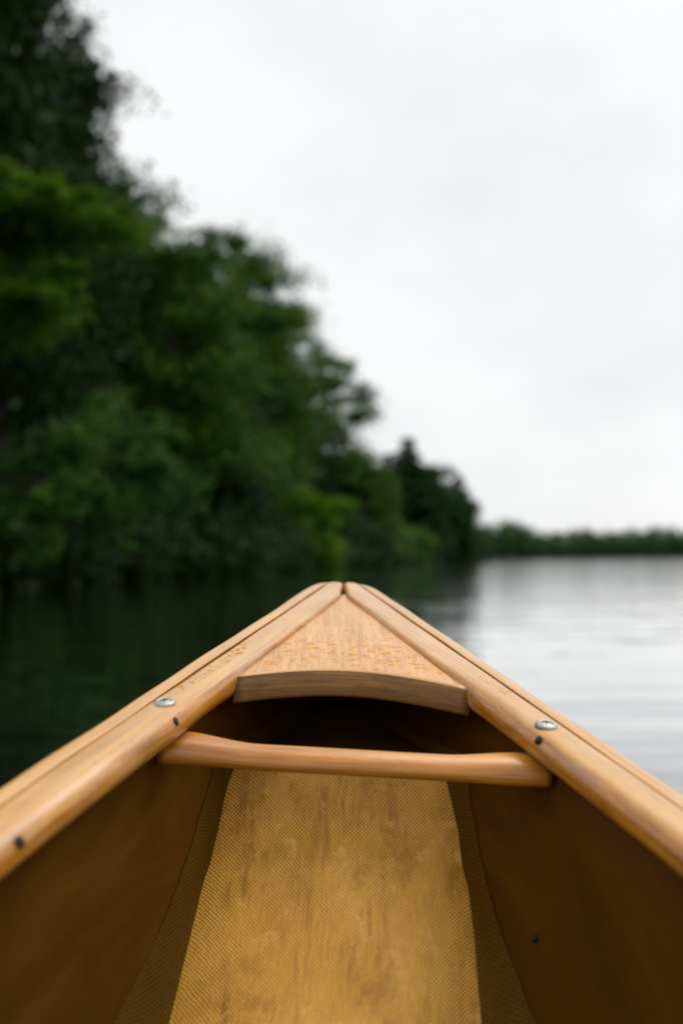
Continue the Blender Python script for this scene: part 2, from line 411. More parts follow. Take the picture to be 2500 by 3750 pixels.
# hull shell (inner + outer skins, rim closed)
def build_hull():
    st = list(np.concatenate((np.linspace(-0.003, 0.06, 8), np.linspace(0.08, 0.8, 46), np.linspace(0.85, LEN - 0.85, 40), np.linspace(LEN - 0.8, LEN + 0.003, 24))))
    NP = 26
    V, F, UV, FM = [], [], [], []
    for skin, off in ((0, 0.0004), (1, -0.0004)):
        base = len(V)
        for sh in st:
            K = sheer(sh) - keel(sh)
            row = []
            for j in range(2 * NP + 1):
                side = -1 if j < NP else 1
                q = j / NP if j <= NP else (2 * NP - j) / NP
                p = K * q ** 1.15
                depth_off = 0.0004 + (0.004 * min(1, p / 0.03) if skin == 0 else 0.0)
                x = hull_x(sh, p, side) if j != NP else -0.045 * min(p, 0.2) * smooth01(sh / 0.2)
                x += (-side * depth_off if skin == 0 else side * 0.0004) * (1 if j != NP else 0)
                z = sheer(sh) - 0.0050 - p + (0.004 if (skin == 0 and j == NP) else 0)
                V.append((x, -sh, z)); UV.append((sh, side * p))
        W = 2 * NP + 1
        for i in range(len(st) - 1):
            for j in range(W - 1):
                a = base + i * W + j
                F.append((a, a + 1, a + W + 1, a + W)); FM.append(skin)
    W = 2 * NP + 1; off = len(st) * W
    for i in range(len(st) - 1):
        for j in (0, W - 1):
            a = i * W + j
            F.append((a, a + W, a + W + off, a + off)); FM.append(0)
    for i in (0, len(st) - 1):
        for j in range(W - 1):
            a = i * W + j
            F.append((a, a + 1, a + 1 + off, a + off)); FM.append(1)
    return mesh_obj('hull', V, F, None, canoe, True, UV, [HULL_MAT, HULL_OUT], FM)
build_hull()

# ------------------------------------------------------------------ gunwale rails
def rail_frame(sh, side):
    e = 0.004
    P = Vector((side * half_w(sh), -sh, sheer(sh)))
    Q0 = Vector((side * half_w(sh - e), -(sh - e), sheer(sh - e))); Q1 = Vector((side * half_w(sh + e), -(sh + e), sheer(sh + e)))
    T = (Q1 - Q0).normalized()
    cth = max(0.3, math.hypot(T.y, T.z))
    I = Vector((-side / cth, 0, 0))
    Nn = Vector((0, T.z, -T.y)).normalized()
    if Nn.z < 0: Nn = -Nn
    return P, T, I, Nn

def arc(cx, cy, r, a0, a1, n):
    return [(cx + r * math.cos(R(a0 + (a1 - a0) * k / n)), cy + r * math.sin(R(a0 + (a1 - a0) * k / n))) for k in range(n + 1)]

def groove(h): return 0.0014 - 0.0008 * smooth01((h - 0.30) / 0.12)
def in_section(w, h=1.0):
    g = groove(h)
    """inwale, i = inward from the hull, rounded over on the inner side"""
    r = min(0.0045 + 0.0070 * smooth01((h - 0.25) / 0.10), w * 0.45)
    return [(g, -0.0212), (g, -0.0012)] + arc(g + 0.0010, -0.0010, 0.0010, 180, 90, 3) + \
        arc(w - r, -r, r, 90, 0, 9) + arc(w - r * 0.8, -0.0212 + r * 0.8, r * 0.8, 0, -90, 5)
def out_section(w, h=1.0):
    g = groove(h)
    return [(-g, -0.022), (-g, -0.0012)] + arc(-g - 0.0010, -0.0010, 0.0010, 0, 90, 3) + \
        arc(-w + 0.0045, -0.0045, 0.0045, 90, 180, 5) + arc(-w + 0.004, -0.018, 0.004, 180, 270, 3)

def build_rail(kind, side):
    st = list(np.concatenate((np.linspace(-0.004, 0.03, 16), np.linspace(0.035, 1.2, 130), np.linspace(1.23, LEN - 0.4, 60), np.linspace(LEN - 0.38, LEN, 26))))
    V, UV = [], []; n = None
    acc = 0.0; prev = None
    seed = random.uniform(0, 50)
    for sh in st:
        P, T, I, Nn = rail_frame(sh, side)
        acc += 0 if prev is None else (P - prev).length
        prev = P.copy()
        h = _half(sh)
        if kind == 'in':
            w = min(0.0270, (half_w(sh) - 0.0002 - 0.0020 * smooth01(h / 0.045)) / abs(I.x))
            S = in_section(w, h)
            drop = 0.0042 * max(0, 1 - (h + 0.004) / 0.018) ** 2
        else:
            w = 0.0122 + 0.0022 * smooth01((h + 0.002) / 0.050)
            S = out_section(w, h)
            drop = 0.0003 + 0.0042 * max(0, 1 - (h + 0.004) / 0.034) ** 2
        n = len(S); per = 0
        # hand-planed unevenness
        wob = 0.00035 * math.sin(acc * 23 + seed) + 0.00025 * math.sin(acc * 61 + seed * 2)
        for k, (i, nn) in enumerate(S):
            if k: per += math.hypot(i - S[k - 1][0], nn - S[k - 1][1])
            inner = min(1, max(0, abs(i) / 0.02))
            q = P + I * (i + wob * inner * (1 if kind == 'in' else -1)) + Nn * (nn - drop + wob * 0.5)
            if kind == 'in' and h < 0.06: q.x = side * max(side * q.x, 0.0002)
            if kind == 'out' and h < 0.05: q -= Nn * (0.06 * max(0, abs(i) - 0.002) * (1 - smooth01(h / 0.045)))
            V.append(q); UV.append((acc + seed, per + seed))
    F = []
    for i in range(len(st) - 1):
        for k in range(n):
            a = i * n + k; b2 = i * n + (k + 1) % n
            F.append((a, b2, b2 + n, a + n))
    F.append(tuple(range(n))); F.append(tuple((len(st) - 1) * n + k for k in range(n)))
    o = mesh_obj('inwale' if kind == 'in' else 'outwale', V, F, WOOD_RAIL, canoe, True, UV)
    return o
for side in (-1, 1):
    build_rail('in', side); build_rail('out', side)

def pl(s, t_, n_):
    """point on the pitched bow gunwale plane: s aft of the tip, t to the right, n above it (boat axes)"""
    return Vector((t_, -s * COSP - n_ * math.sin(R(12.35)) * -1, -s * math.sin(R(12.35)) + n_ * COSP))

# ------------------------------------------------------------------ deck plate
def build_deck():
    NS, NT = 34, 24
    TOP, TH = -0.0048, 0.0215
    V, F, UV, FM = [], [], [], []
    def edge_s(u): return 0.3055 - 0.022 * (1 - u * u) + 0.0018 * u
    for lay in range(4):
        for i in range(NS + 1):
            for j in range(NT + 1):
                u = -1 + 2 * j / NT
                v = i / NS
                s = 0.040 + (edge_s(u) - 0.040) * v
                t_ = u * max(0.0004, half_w(s * COSP) - 0.0255)
                camber = 0.0022 * (1 - u * u) * v
                n_ = TOP + camber
                if lay == 1: n_ -= 0.0015; 
                if lay == 2: n_ -= TH - 0.0025
                if lay == 3: n_ -= TH
                if i == NS and lay in (0, 3): s -= 0.0014
                V.append(pl(s, t_, n_)); UV.append((s, t_) if lay in (0, 3) else (t_ + 2.0, n_))
    M = (NS + 1) * (NT + 1); W = NT + 1
    for lay in (0, 3):
        for i in range(NS):
            for j in range(NT):
                a = lay * M + i * W + j
                F.append((a, a + 1, a + W + 1, a + W)); FM.append(0)
    def ring():
        r = [(i, 0) for i in range(NS + 1)] + [(NS, j) for j in range(1, NT + 1)] + [(i, NT) for i in range(NS - 1, -1, -1)] + [(0, j) for j in range(NT - 1, 0, -1)]
        return [i * W + j for i, j in r]
    rg = ring()
    for lay in range(3):
        for k in range(len(rg)):
            a, b2 = rg[k], rg[(k + 1) % len(rg)]
            F.append((lay * M + a, lay * M + b2, (lay + 1) * M + b2, (lay + 1) * M + a)); FM.append(0 if lay == 0 else 1)
    o = mesh_obj('deck_plate', V, F, None, canoe, True, UV, [WOOD_DECK, WOOD_EDGE], FM)
    return o
deck = build_deck()
# drop loose inner verts of the side layers
bm = bmesh.new(); bm.from_mesh(deck.data)
bmesh.ops.delete(bm, geom=[v for v in bm.verts if not v.link_faces], context='VERTS'); bm.to_mesh(deck.data); bm.free()

# ------------------------------------------------------------------ carry handle, its screws and washers
def build_handle():
    V, F, UV = [], [], []
    NS, NR = 60, 20
    for i in range(NS + 1):
        t_ = -0.1270 + 0.256 * i / NS
        a = abs(t_ + 0.002) / 0.1265
        fl = smooth01((a - 0.50) / 0.42)
        hz = 0.0080 + 0.0013 * fl
        hs = 0.0095 + 0.0022 * fl
        n0 = -0.0325 - 0.0016 * (1 - fl) + (0.0010 if t_ < 0 else -0.0004) * fl
        s0 = 0.3795 + 0.0015 * math.sin(t_ * 20) + (-0.004 * smooth01((a - 0.4) / 0.5) if t_ < 0 else 0)
        # square the section slightly towards the ends
        for k in range(NR):
            th = 2 * math.pi * k / NR
            e = 1.0 - 0.28 * fl
            ca, sa = math.cos(th), math.sin(th)
            ss = math.copysign(abs(ca) ** e, ca) * hs; nn = math.copysign(abs(sa) ** e, sa) * hz
            slant = 0.30 * ss * (1 if t_ > 0 else -1) * smooth01((a - 0.85) / 0.15)
            V.append(pl(s0 + ss, t_ + slant, n0 + nn)); UV.append((t_ + 11.0, th * 0.0105))
    for i in range(NS):
        for k in range(NR):
            a = i * NR + k; b2 = i * NR + (k + 1) % NR
            F.append((a, b2, b2 + NR, a + NR))
    F.append(tuple(range(NR))); F.append(tuple(NS * NR + k for k in range(NR)))
    return mesh_obj('carry_handle', V, F, WOOD_HANDLE, canoe, True, UV)
handle = build_handle()

def lathe(name, prof, mat, parent, n=28, mtx=None, mats=None):
    V, F = [], []
    for r, z in prof:
        for k in range(n):
            a = 2 * math.pi * k / n
            V.append(Vector((r * math.cos(a), r * math.sin(a), z)))
    for i in range(len(prof) - 1):
        for k in range(n):
            a = i * n + k; b2 = i * n + (k + 1) % n
            F.append((a, b2, b2 + n, a + n))
    F.append(tuple(range(n))); F.append(tuple((len(prof) - 1) * n + k for k in range(n)))
    if mtx is not None: V = [mtx @ v for v in V]
    return mesh_obj(name, V, F, mat, parent, True)

def frame_at(P, zdir, xdir):
    z = zdir.normalized(); x = (xdir - z * xdir.dot(z)).normalized(); y = z.cross(x)
    return Matrix(((x.x, y.x, z.x, P.x), (x.y, y.y, z.y, P.y), (x.z, y.z, z.z, P.z), (0, 0, 0, 1)))

for s, t_, rot in ((0.382, -0.1289, 0.5), (0.390, 0.1289, 1.1)):
    sh = s * COSP; side = 1 if t_ > 0 else -1
    P, T, I, Nn = rail_frame(sh, side)
    tilt = (Nn - I * 0.05).normalized()
    fm = frame_at(P + I * (half_w(sh) - abs(t_)) / max(.2, abs(I.x)) + Nn * 0.0004, tilt, T)
    wsh = lathe('finishing_washer', [(0.0075, -0.002), (0.0075, 0.0004), (0.0070, 0.0011), (0.0060, 0.0018), (0.0050, 0.0021), (0.0044, 0.0018), (0.0041, 0.0012), (0.0038, 0.0010)], STEEL, canoe, mtx=fm)
    # cross-slot screw head sitting in the washer
    V, F = [], []
    hm = bmesh.new()
    q = bmesh.ops.create_uvsphere(hm, u_segments=20, v_segments=8, radius=0.0042)
    for v in hm.verts: v.co.z = max(v.co.z, -0.0006) * 0.28 + 0.0011
    def slot(a):
        bb = bmesh.ops.create_cube(hm, size=1)
        mt = Matrix.Rotation(a, 4, 'Z') @ Matrix.Diagonal((0.0048, 0.0009, 0.0008, 1))
        for v in bb['verts']: v.co = mt @ v.co; v.co.z += 0.0021
        for f in {f for v in bb['verts'] for f in v.link_faces}: f.material_index = 1
    slot(rot); slot(rot + math.pi / 2)
    hm.transform(fm)
    me = bpy.data.meshes.new('screw_head'); hm.to_mesh(me); hm.free()
    me.materials.append(STEEL); me.materials.append(DARK_STEEL)
    so = bpy.data.objects.new('screw_head', me); COL.objects.link(so); so.parent = wsh

# black discs paint in the dark inside screw holes along the inwales
def hole(sh, side, ang, rad=0.0034):
    P, T, I, Nn = rail_frame(sh, side)
    r = 0.0115; w = 0.0270
    d = I * math.cos(ang) + Nn * math.sin(ang)
    C = P + I * (w - r) + Nn * (-r) + d * r
    fm = frame_at(C - d * 0.0008, d, T)
    lathe('screw_hole_shade', [(rad * 0.9, -0.004), (rad * 0.9, 0.0016), (rad * 0.75, 0.0020), (rad * 0.1, 0.0019)], DARK_STEEL, canoe, 20, fm)
hole(0.400 * COSP, -1, R(33)); hole(0.405 * COSP, 1, R(38)); hole(0.565 * COSP, -1, R(32)); hole(0.60 * COSP, 1, R(30))
# nut under the left handle end, rivet on the right hull wall
# rivet on the right hull wall
sh = 0.40; p = 0.125; x = hull_x(sh, p, 1) - 0.0046
lathe('rivet', [(0.0030, -0.002), (0.0030, 0.0006), (0.0022, 0.0014), (0.0004, 0.0017)], DARK_STEEL, canoe, 16, frame_at(Vector((x, -sh, sheer(sh) - 0.005 - p)), Vector((-1, 0.25, 0.15)), Vector((0, 1, 0))))

# ------------------------------------------------------------------ woven bulkhead panel at the bow end of the floor
def cam_to_boat(px, py, d):
    v = rw * ((px - 784) * d / 2287) + uw * ((1176 - py) * d / 2287) + f0 * d
    return BOAT.inverted() @ (v + Vector((0, 0, CAM_H)))
_rows = [(712, 872, 1635, 0.94), (640, 930, 1685, 0.885), (585, 985, 1715, 0.84), (534, 1026, 1755, 0.788), (520, 1031, 1790, 0.775), (497, 1053, 1880, 0.762), (470, 1075, 1985, 0.742), (430, 1096, 2150, 0.70), (380, 1113, 2352, 0.652), (335, 1124, 2520, 0.612)]
PAN = [(cam_to_boat(l, y, d), cam_to_boat(r, y, d)) for l, r, y, d in _rows]
def build_panel(PAN, name, mat, NV=56, q0=0.0):
    NU = 28
    V, F, UV = [], [], []
    cum = [0]
    for k in range(1, len(PAN)): cum.append(cum[-1] + ((PAN[k][0] + PAN[k][1]) / 2 - (PAN[k - 1][0] + PAN[k - 1][1]) / 2).length)
    for i in range(NV + 1):
        q = cum[-1] * i / NV
        def ip(e, c): return float(np.interp(q, cum, [p[e][c] for p in PAN]))
        A = Vector([ip(0, c) for c in range(3)]); B = Vector([ip(1, c) for c in range(3)])
        hw = (B - A).length / 2
        for j in range(NU + 1):
            u = -1 + 2 * j / NU
            ex = 1.0 + 0.0015 / hw * (abs(u) ** 8)
            P = (A + B) / 2 + (B - A) / 2 * u * ex
            P += Vector((0, -0.35, 0.94)) * (0.004 * (1 - u * u)) - Vector((0, -0.3, 0.95)) * 0.0030 * abs(u) ** 12
            V.append(P); UV.append((u * hw, -q - q0))
    for i in range(NV):
        for j in range(NU):
            a = i * (NU + 1) + j
            F.append((a, a + 1, a + NU + 2, a + NU + 1))
    return mesh_obj(name, V, F, mat, canoe, True, UV)
build_panel(PAN[3:], 'bulkhead_panel', PANEL_MAT, 56, 0.05)
build_panel(PAN[:4], 'shaded_panel_top', TAPE_MAT, 20)  # panel's upper end, shade under the deck painted in with darker cloth

def build_tape(side):
    """woven seam tape lapped up the hull wall from the panel's edge"""
    V, F, UV = [], [], []
    NV, NU = 50, 8
    rnd = random.Random(side + 5)
    e = 0 if side < 0 else 1
    cum = list(range(len(PAN)))
    for i in range(NV + 1):
        q = (len(PAN) - 1) * i / NV
        P = Vector([float(np.interp(q, cum, [p[e][c] for p in PAN])) for c in range(3)])
        reach = (0.038 if side < 0 else 0.024) * (0.55 + 0.45 * smooth01((q - 2) / 4)) + 0.0015 * math.sin(i * 0.45) + rnd.uniform(-0.0007, 0.0007)
        sh = -P.y + reach * 0.55; z = P.z + reach * 0.70
        W_ = Vector((hull_x(sh, sheer(sh) - z, side) - side * 0.0046, -sh, z))
        for j in range(NU + 1):
            f = j / NU
            Q = P.lerp(W_, f) - Vector((0, 0, 0.006 * math.sin(math.pi * f) * (1 - f)))
            if j == 0: Q += Vector((-side * 0.002, 0, -0.002))
            zc = sheer(-Q.y) - Q.z
            xw = hull_x(-Q.y, zc, side) - side * 0.0046
            if side * Q.x > side * xw: Q.x = xw
            V.append(Q); UV.append((q * 0.04, f * reach))
    for i in range(NV):
        for j in range(NU):
            a = i * (NU + 1) + j
            F.append((a, a + 1, a + NU + 2, a + NU + 1))
    return mesh_obj('seam_tape', V, F, TAPE_MAT, canoe, True, UV)
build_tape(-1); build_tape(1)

# ------------------------------------------------------------------ raindrops beaded on the deck
def drop_mesh(seed):
    rnd = random.Random(seed)
    bm = bmesh.new(); bmesh.ops.create_icosphere(bm, subdivisions=2, radius=1)
    a, b2, c = rnd.uniform(0, 6), rnd.uniform(0, 6), rnd.uniform(0, 6)
    for v in bm.verts:
        th = math.atan2(v.co.y, v.co.x)
        k = 1 + 0.16 * math.sin(2 * th + a) + 0.12 * math.sin(3 * th + b2) + 0.07 * math.sin(5 * th + c)
        v.co.x *= k; v.co.y *= k
        v.co.z = v.co.z * (0.36 if v.co.z > 0 else 0.12)
    for f in bm.faces: f.smooth = True
    me = bpy.data.meshes.new('raindrop'); bm.to_mesh(me); bm.free(); me.materials.append(RAIN)
    return me
DROPS = [drop_mesh(k) for k in range(8)]
def deck_frame(s, t_):
    def n_at(s_, tt):
        u = tt / max(0.001, half_w(s_ * COSP) - 0.0245); return -0.0048 + 0.0022 * (1 - u * u) * min(1, (s_ - 0.03) / 0.27)
    P = pl(s, t_, n_at(s, t_))
    du = pl(s, t_ + 1e-3, n_at(s, t_ + 1e-3)) - P; ds = pl(s - 1e-3, t_, n_at(s - 1e-3, t_)) - P
    return BOAT @ frame_at(P, du.cross(ds), du)
rd = random.Random(21)
big = [(0.295, 0.022), (0.300, 0.046), (0.262, 0.012), (0.275, -0.012), (0.252, 0.030), (0.246, -0.028), (0.268, 0.040), (0.283, 0.060), (0.240, 0.004), (0.278, -0.045), (0.256, -0.050),
       (0.288, 0.004), (0.260, -0.004), (0.248, 0.018), (0.270, 0.024), (0.234, -0.012), (0.266, -0.030), (0.281, 0.034), (0.292, 0.070), (0.243, 0.042), (0.274, 0.053), (0.290, -0.060), (0.230, 0.024), (0.257, 0.049)]
for k, (s, t_) in enumerate(big):
    s -= 0.015
    o = bpy.data.objects.new('raindrop', DROPS[k % 8]); COL.objects.link(o)
    sx = rd.uniform(0.0022, 0.0042); sy = rd.uniform(0.0016, 0.0027)
    if k in (0, 1, 4): sx *= 1.5
    o.matrix_world = deck_frame(s, t_) @ Matrix.Rotation(rd.uniform(-0.4, 0.4), 4, 'Z') @ Matrix.Diagonal((sx, sy, rd.uniform(0.0022, 0.0034), 1))
    tag(o, 'clear flattened raindrop beaded on the wooden bow deck', 'raindrop', 'raindrops on the bow deck')
# the fine spray nobody would count
src = []
for me in DROPS:
    n = len(me.vertices); co = np.empty(n * 3, np.float32); me.vertices.foreach_get('co', co)
    fv = np.empty(len(me.polygons) * 3, np.int32); me.loops.foreach_get('vertex_index', fv)
    src.append((co.reshape(-1, 3), fv.reshape(-1, 3)))
VV, FF, base = [], [], 0
def add_drop(mtx, k):
    global base
    co, fv = src[k % 8]
    M4 = np.array(mtx); VV.append(co @ M4[:3, :3].T + M4[:3, 3]); FF.append(fv + base); base += len(co)
k = 0
while k < 170:
    s = rd.gauss(0.245, 0.026); u = rd.uniform(-0.96, 0.96)
    if not 0.07 < s < 0.280: continue
    t_ = u * (half_w(s * COSP) - 0.030)
    r_ = abs(rd.gauss(0, 1)) * 0.0007 + 0.0006
    add_drop(deck_frame(s, t_) @ Matrix.Rotation(rd.uniform(-0.5, 0.5), 4, 'Z') @ Matrix.Diagonal((r_ * rd.uniform(1, 2.2), r_, r_ * rd.uniform(1.0, 1.5), 1)), k); k += 1
for k in range(110):   # on the flat tops of both rails
    side = rd.choice((-1, -1, 1)); sh = min(0.36, max(0.1, rd.gauss(0.265, 0.04)))
    P, T, I, Nn = rail_frame(sh, side)
    C = P + I * rd.choice((rd.uniform(0.003, 0.013), rd.uniform(0.003, 0.013), rd.uniform(-0.009, -0.004)))
    r_ = abs(rd.gauss(0, 1)) * 0.0006 + 0.0005
    if (C - P).dot(I) < 0: C = C - Nn * 0.0012
    add_drop(BOAT @ frame_at(C, Nn, T) @ Matrix.Diagonal((r_ * rd.uniform(1, 2), r_, r_ * 0.6, 1)), k)
sp_ = mesh_obj('rain_spray', np.concatenate(VV), np.concatenate(FF), RAIN)
tag(sp_, 'fine spray of tiny raindrops over the bow deck and rails', 'raindrops', kind='stuff')

# ------------------------------------------------------------------ water with the canoe's footprint left open
def build_water():
    ring = {-1: [], 1: []}
    for sh in np.linspace(0.0, LEN, 90):
        K = sheer(sh) - keel(sh)
        for side in (-1, 1):
            prev = None
            for p in np.linspace(0, K * 0.999, 200):
                w = BOAT @ Vector((hull_x(sh, p, side), -sh, sheer(sh) - p))
                if prev is not None and prev.z > 0 >= w.z:
                    ring[side].append(prev.lerp(w, prev.z / (prev.z - w.z))); break
                prev = w
    loop = [Vector((p.x, p.y)) for p in ring[1]] + [Vector((p.x, p.y)) for p in reversed(ring[-1])]
    c = sum(loop, Vector((0, 0))) / len(loop)
    # the ring list: the hull outline, slightly larger outlines, then circles out to the horizon
    n = len(loop); V, F = [], []
    for rad in (0, 0.3, 1.0, 3, 8, 20, 50, 120, 300, 900, 4000):
        for p in loop:
            d = (p - c)
            if rad == 0: q = p
            elif rad < 2: q = p + d.normalized() * rad
            else: q = c + d.normalized() * (rad + d.length * max(0, 1 - rad / 50))
            V.append((q.x, q.y, 0))
    m_ = len(V) // n
    for i in range(m_ - 1):
        for k in range(n):
            a = i * n + k; b2 = i * n + (k + 1) % n
            F.append((a, b2, b2 + n, a + n))
    o = mesh_obj('lake_water', V, F, WATER, None, True)
    if o.data.polygons[0].normal.z < 0: o.data.flip_normals()
    tag(o, 'still dark lake reflecting trees and pale sky', None, kind='structure')
build_water()

# ------------------------------------------------------------------ wooded bank
SHORE = [(-40, -13), (-10, -12), (10, -10.2), (18, -8.8), (24, -7.4), (36, -5.4), (48, -3.8), (60, -2.2), (70, 0.4), (80, 2.4), (100, 5.4), (125, 10.0), (140, 14.0), (155, 19.5), (168, 24.5)]
SY = [p[0] for p in SHORE]; SX = [p[1] for p in SHORE]
def shore_x(y): return float(np.interp(y, SY, SX))
def ground_z(x, y):
    d = shore_x(y) - x
    if y > 168: d -= (y - 168) * 2.2
    g = 0.22 * min(1, max(-1.5, d / 1.0)) + 0.13 * max(0, d - 1)
    return min(g, 5.0) + (0.12 * math.sin(x * 1.7 + y * 0.9) + 0.08 * math.sin(y * 2.3 - x)) * (1 if d > -0.2 else 0.3)
V, F = [], []
ys = np.concatenate((np.linspace(-40, 170, 211), np.linspace(172, 190, 8), np.array([220, 300, 420]))); ds = [-1.5, -0.6, 0, 0.4, 0.9, 1.6, 2.5, 4, 6, 9, 14, 22, 40, 80, 160]
for y in ys:
    for d in ds:
        x = shore_x(y) + 0.35 * math.sin(y * 0.8) + 0.2 * math.sin(y * 2.1) - d
        V.append((x, y, ground_z(x, y) if d > -1 else -0.8))
for i in range(len(ys) - 1):
    for j in range(len(ds) - 1):
        a = i * len(ds) + j; F.append((a, a + 1, a + len(ds) + 1, a + len(ds)))
bank = mesh_obj('bank_terrain', V, F, SOIL)
if bank.data.polygons[0].normal.z < 0: bank.data.flip_normals()
tag(bank, 'dark wooded lake bank', None, kind='structure')

def tube(path, radii, n=7):
    V, F = [], []
    for i, P in enumerate(path):
        T = (path[min(i + 1, len(path) - 1)] - path[max(i - 1, 0)]).normalized()
        X = T.cross(Vector((0.3, 1, 0.1))).normalized(); Y = T.cross(X)
        for k in range(n):
            a = 2 * math.pi * k / n
            V.append(P + (X * math.cos(a) + Y * math.sin(a)) * radii[i])
    for i in range(len(path) - 1):
        for k in range(n):
            a = i * n + k; b2 = i * n + (k + 1) % n
            F.append((a, b2, b2 + n, a + n))
    F.append(tuple(range(n))); F.append(tuple((len(path) - 1) * n + k for k in range(n)))
    return V, F

def leaf_quads(C, A, nrm, length, width):
    """C centre, A axis, nrm normal: diamond leaves"""
    S = np.cross(nrm, A)
    h = length[:, None] / 2; w = width[:, None] / 2
    P = np.stack((C - A * h, C + S * w - A * h * 0.15, C + A * h, C - S * w - A * h * 0.15), axis=1)
    return P.reshape(-1, 3)

def unit(v): return v / np.maximum(1e-9, np.linalg.norm(v, axis=-1, keepdims=True))

def broad_tree(name, label, base, crown_c, rad, leaf, n_leaves, lsize, seed, cat='tree', group=None, nclu=70, trunk_r=0.2, clu=0.24, stray=14, zmin=None):
    """base: trunk foot (world), crown_c: crown centre relative to the base, rad: crown half axes"""
    rg = np.random.default_rng(seed); rnd = random.Random(seed)
    root = bpy.data.objects.new(name, None); COL.objects.link(root); root.location = base
    tag(root, label, cat, group)
    cc = np.array(crown_c); rad = np.array(rad)
    # leaf clumps: through the crown's volume, denser near its outside
    d = unit(rg.normal(size=(nclu, 3))); rr = rg.uniform(0.25, 1.0, nclu) ** 0.45
    K = cc + d * rr[:, None] * rad * rg.uniform(0.82, 1.1, (nclu, 1))
    csz = np.mean(rad) * clu * rg.uniform(0.45, 1.55, nclu)
    st_d = unit(rg.normal(size=(stray, 3))); st_d[:, 2] = np.abs(st_d[:, 2]) * 0.7
    K = np.concatenate((K, cc + st_d * rad * rg.uniform(1.0, 1.24, (stray, 1)))); csz = np.concatenate((csz, np.mean(rad) * rg.uniform(0.05, 0.11, stray)))
    wgt = csz ** 2; wgt /= wgt.sum()
    idx = rg.choice(len(K), n_leaves, p=wgt)
    # each clump is a few flattish sprays
    ani = np.stack((rg.uniform(0.35, 1.0, len(K)), rg.uniform(0.35, 1.0, len(K)), rg.uniform(0.2, 0.6, len(K))), axis=1)
    off = rg.normal(size=(n_leaves, 3)) * ani[idx]
    bad = np.abs(off).max(axis=1) > 2.2; off[bad] *= 0.4
    C = K[idx] + off * csz[idx][:, None]
    C[:, 2] -= 0.10 * np.linalg.norm(off[:, :2], axis=1) * csz[idx]
    C[:, 2] = np.maximum(C[:, 2], (0.12 - base[2]) if zmin is None else zmin)
    nrm = unit(rg.normal(size=(n_leaves, 3)) * 0.75 + np.array([0, 0, 1.0]))
    A = unit(np.cross(nrm, rg.normal(size=(n_leaves, 3))))
    L = lsize * rg.uniform(0.7, 1.3, n_leaves)
    quads_obj('crown', leaf_quads(C, A, nrm, L, L * 0.62), n_leaves, LEAF[leaf], root)
    # trunk with limbs reaching the clumps
    V, F = [], []
    def addt(path, radii, n=7):
        v, f = tube(path, radii, n); b0 = len(V); V.extend(v); F.extend([tuple(x + b0 for x in q) for q in f])
    top = Vector(cc) + Vector((0, 0, rad[2] * 0.55))
    path, radii = [], []
    for i in range(9):
        q = i / 8
        P = Vector((0, 0, -0.4)).lerp(top, q); P.x = top.x * q ** 1.6; P.y = top.y * q ** 1.6
        P += Vector((rnd.uniform(-1, 1), rnd.uniform(-1, 1), 0)) * 0.08 * (q > 0) * top.z / 10
        path.append(P); radii.append(trunk_r * (1.25 - 1.12 * q) if i else trunk_r * 1.5)
    addt(path, radii, 9)
    for c in K[:: max(1, len(K) // 22)].tolist() + K[-stray:].tolist():
        c = Vector(c); q = max(0.12, min(0.92, (c.z - 0.35 * (c - top).length * 0.5) / max(1, top.z)))
        i0 = min(7, int(q * 8)); S = path[i0].lerp(path[i0 + 1], q * 8 - i0)
        mid = S.lerp(c, 0.5) + Vector((rnd.uniform(-.2, .2), rnd.uniform(-.2, .2), 0.12 * (c - S).length))
        r1 = trunk_r * 0.33 * (1.1 - q)
        addt([S, S.lerp(mid, 0.5) + Vector((0, 0, 0.03)), mid, c], [r1 + 0.012, r1 * 0.8 + 0.01, r1 * 0.5 + 0.008, 0.006], 5)
    mesh_obj('trunk', V, F, BARK, root)
    return root

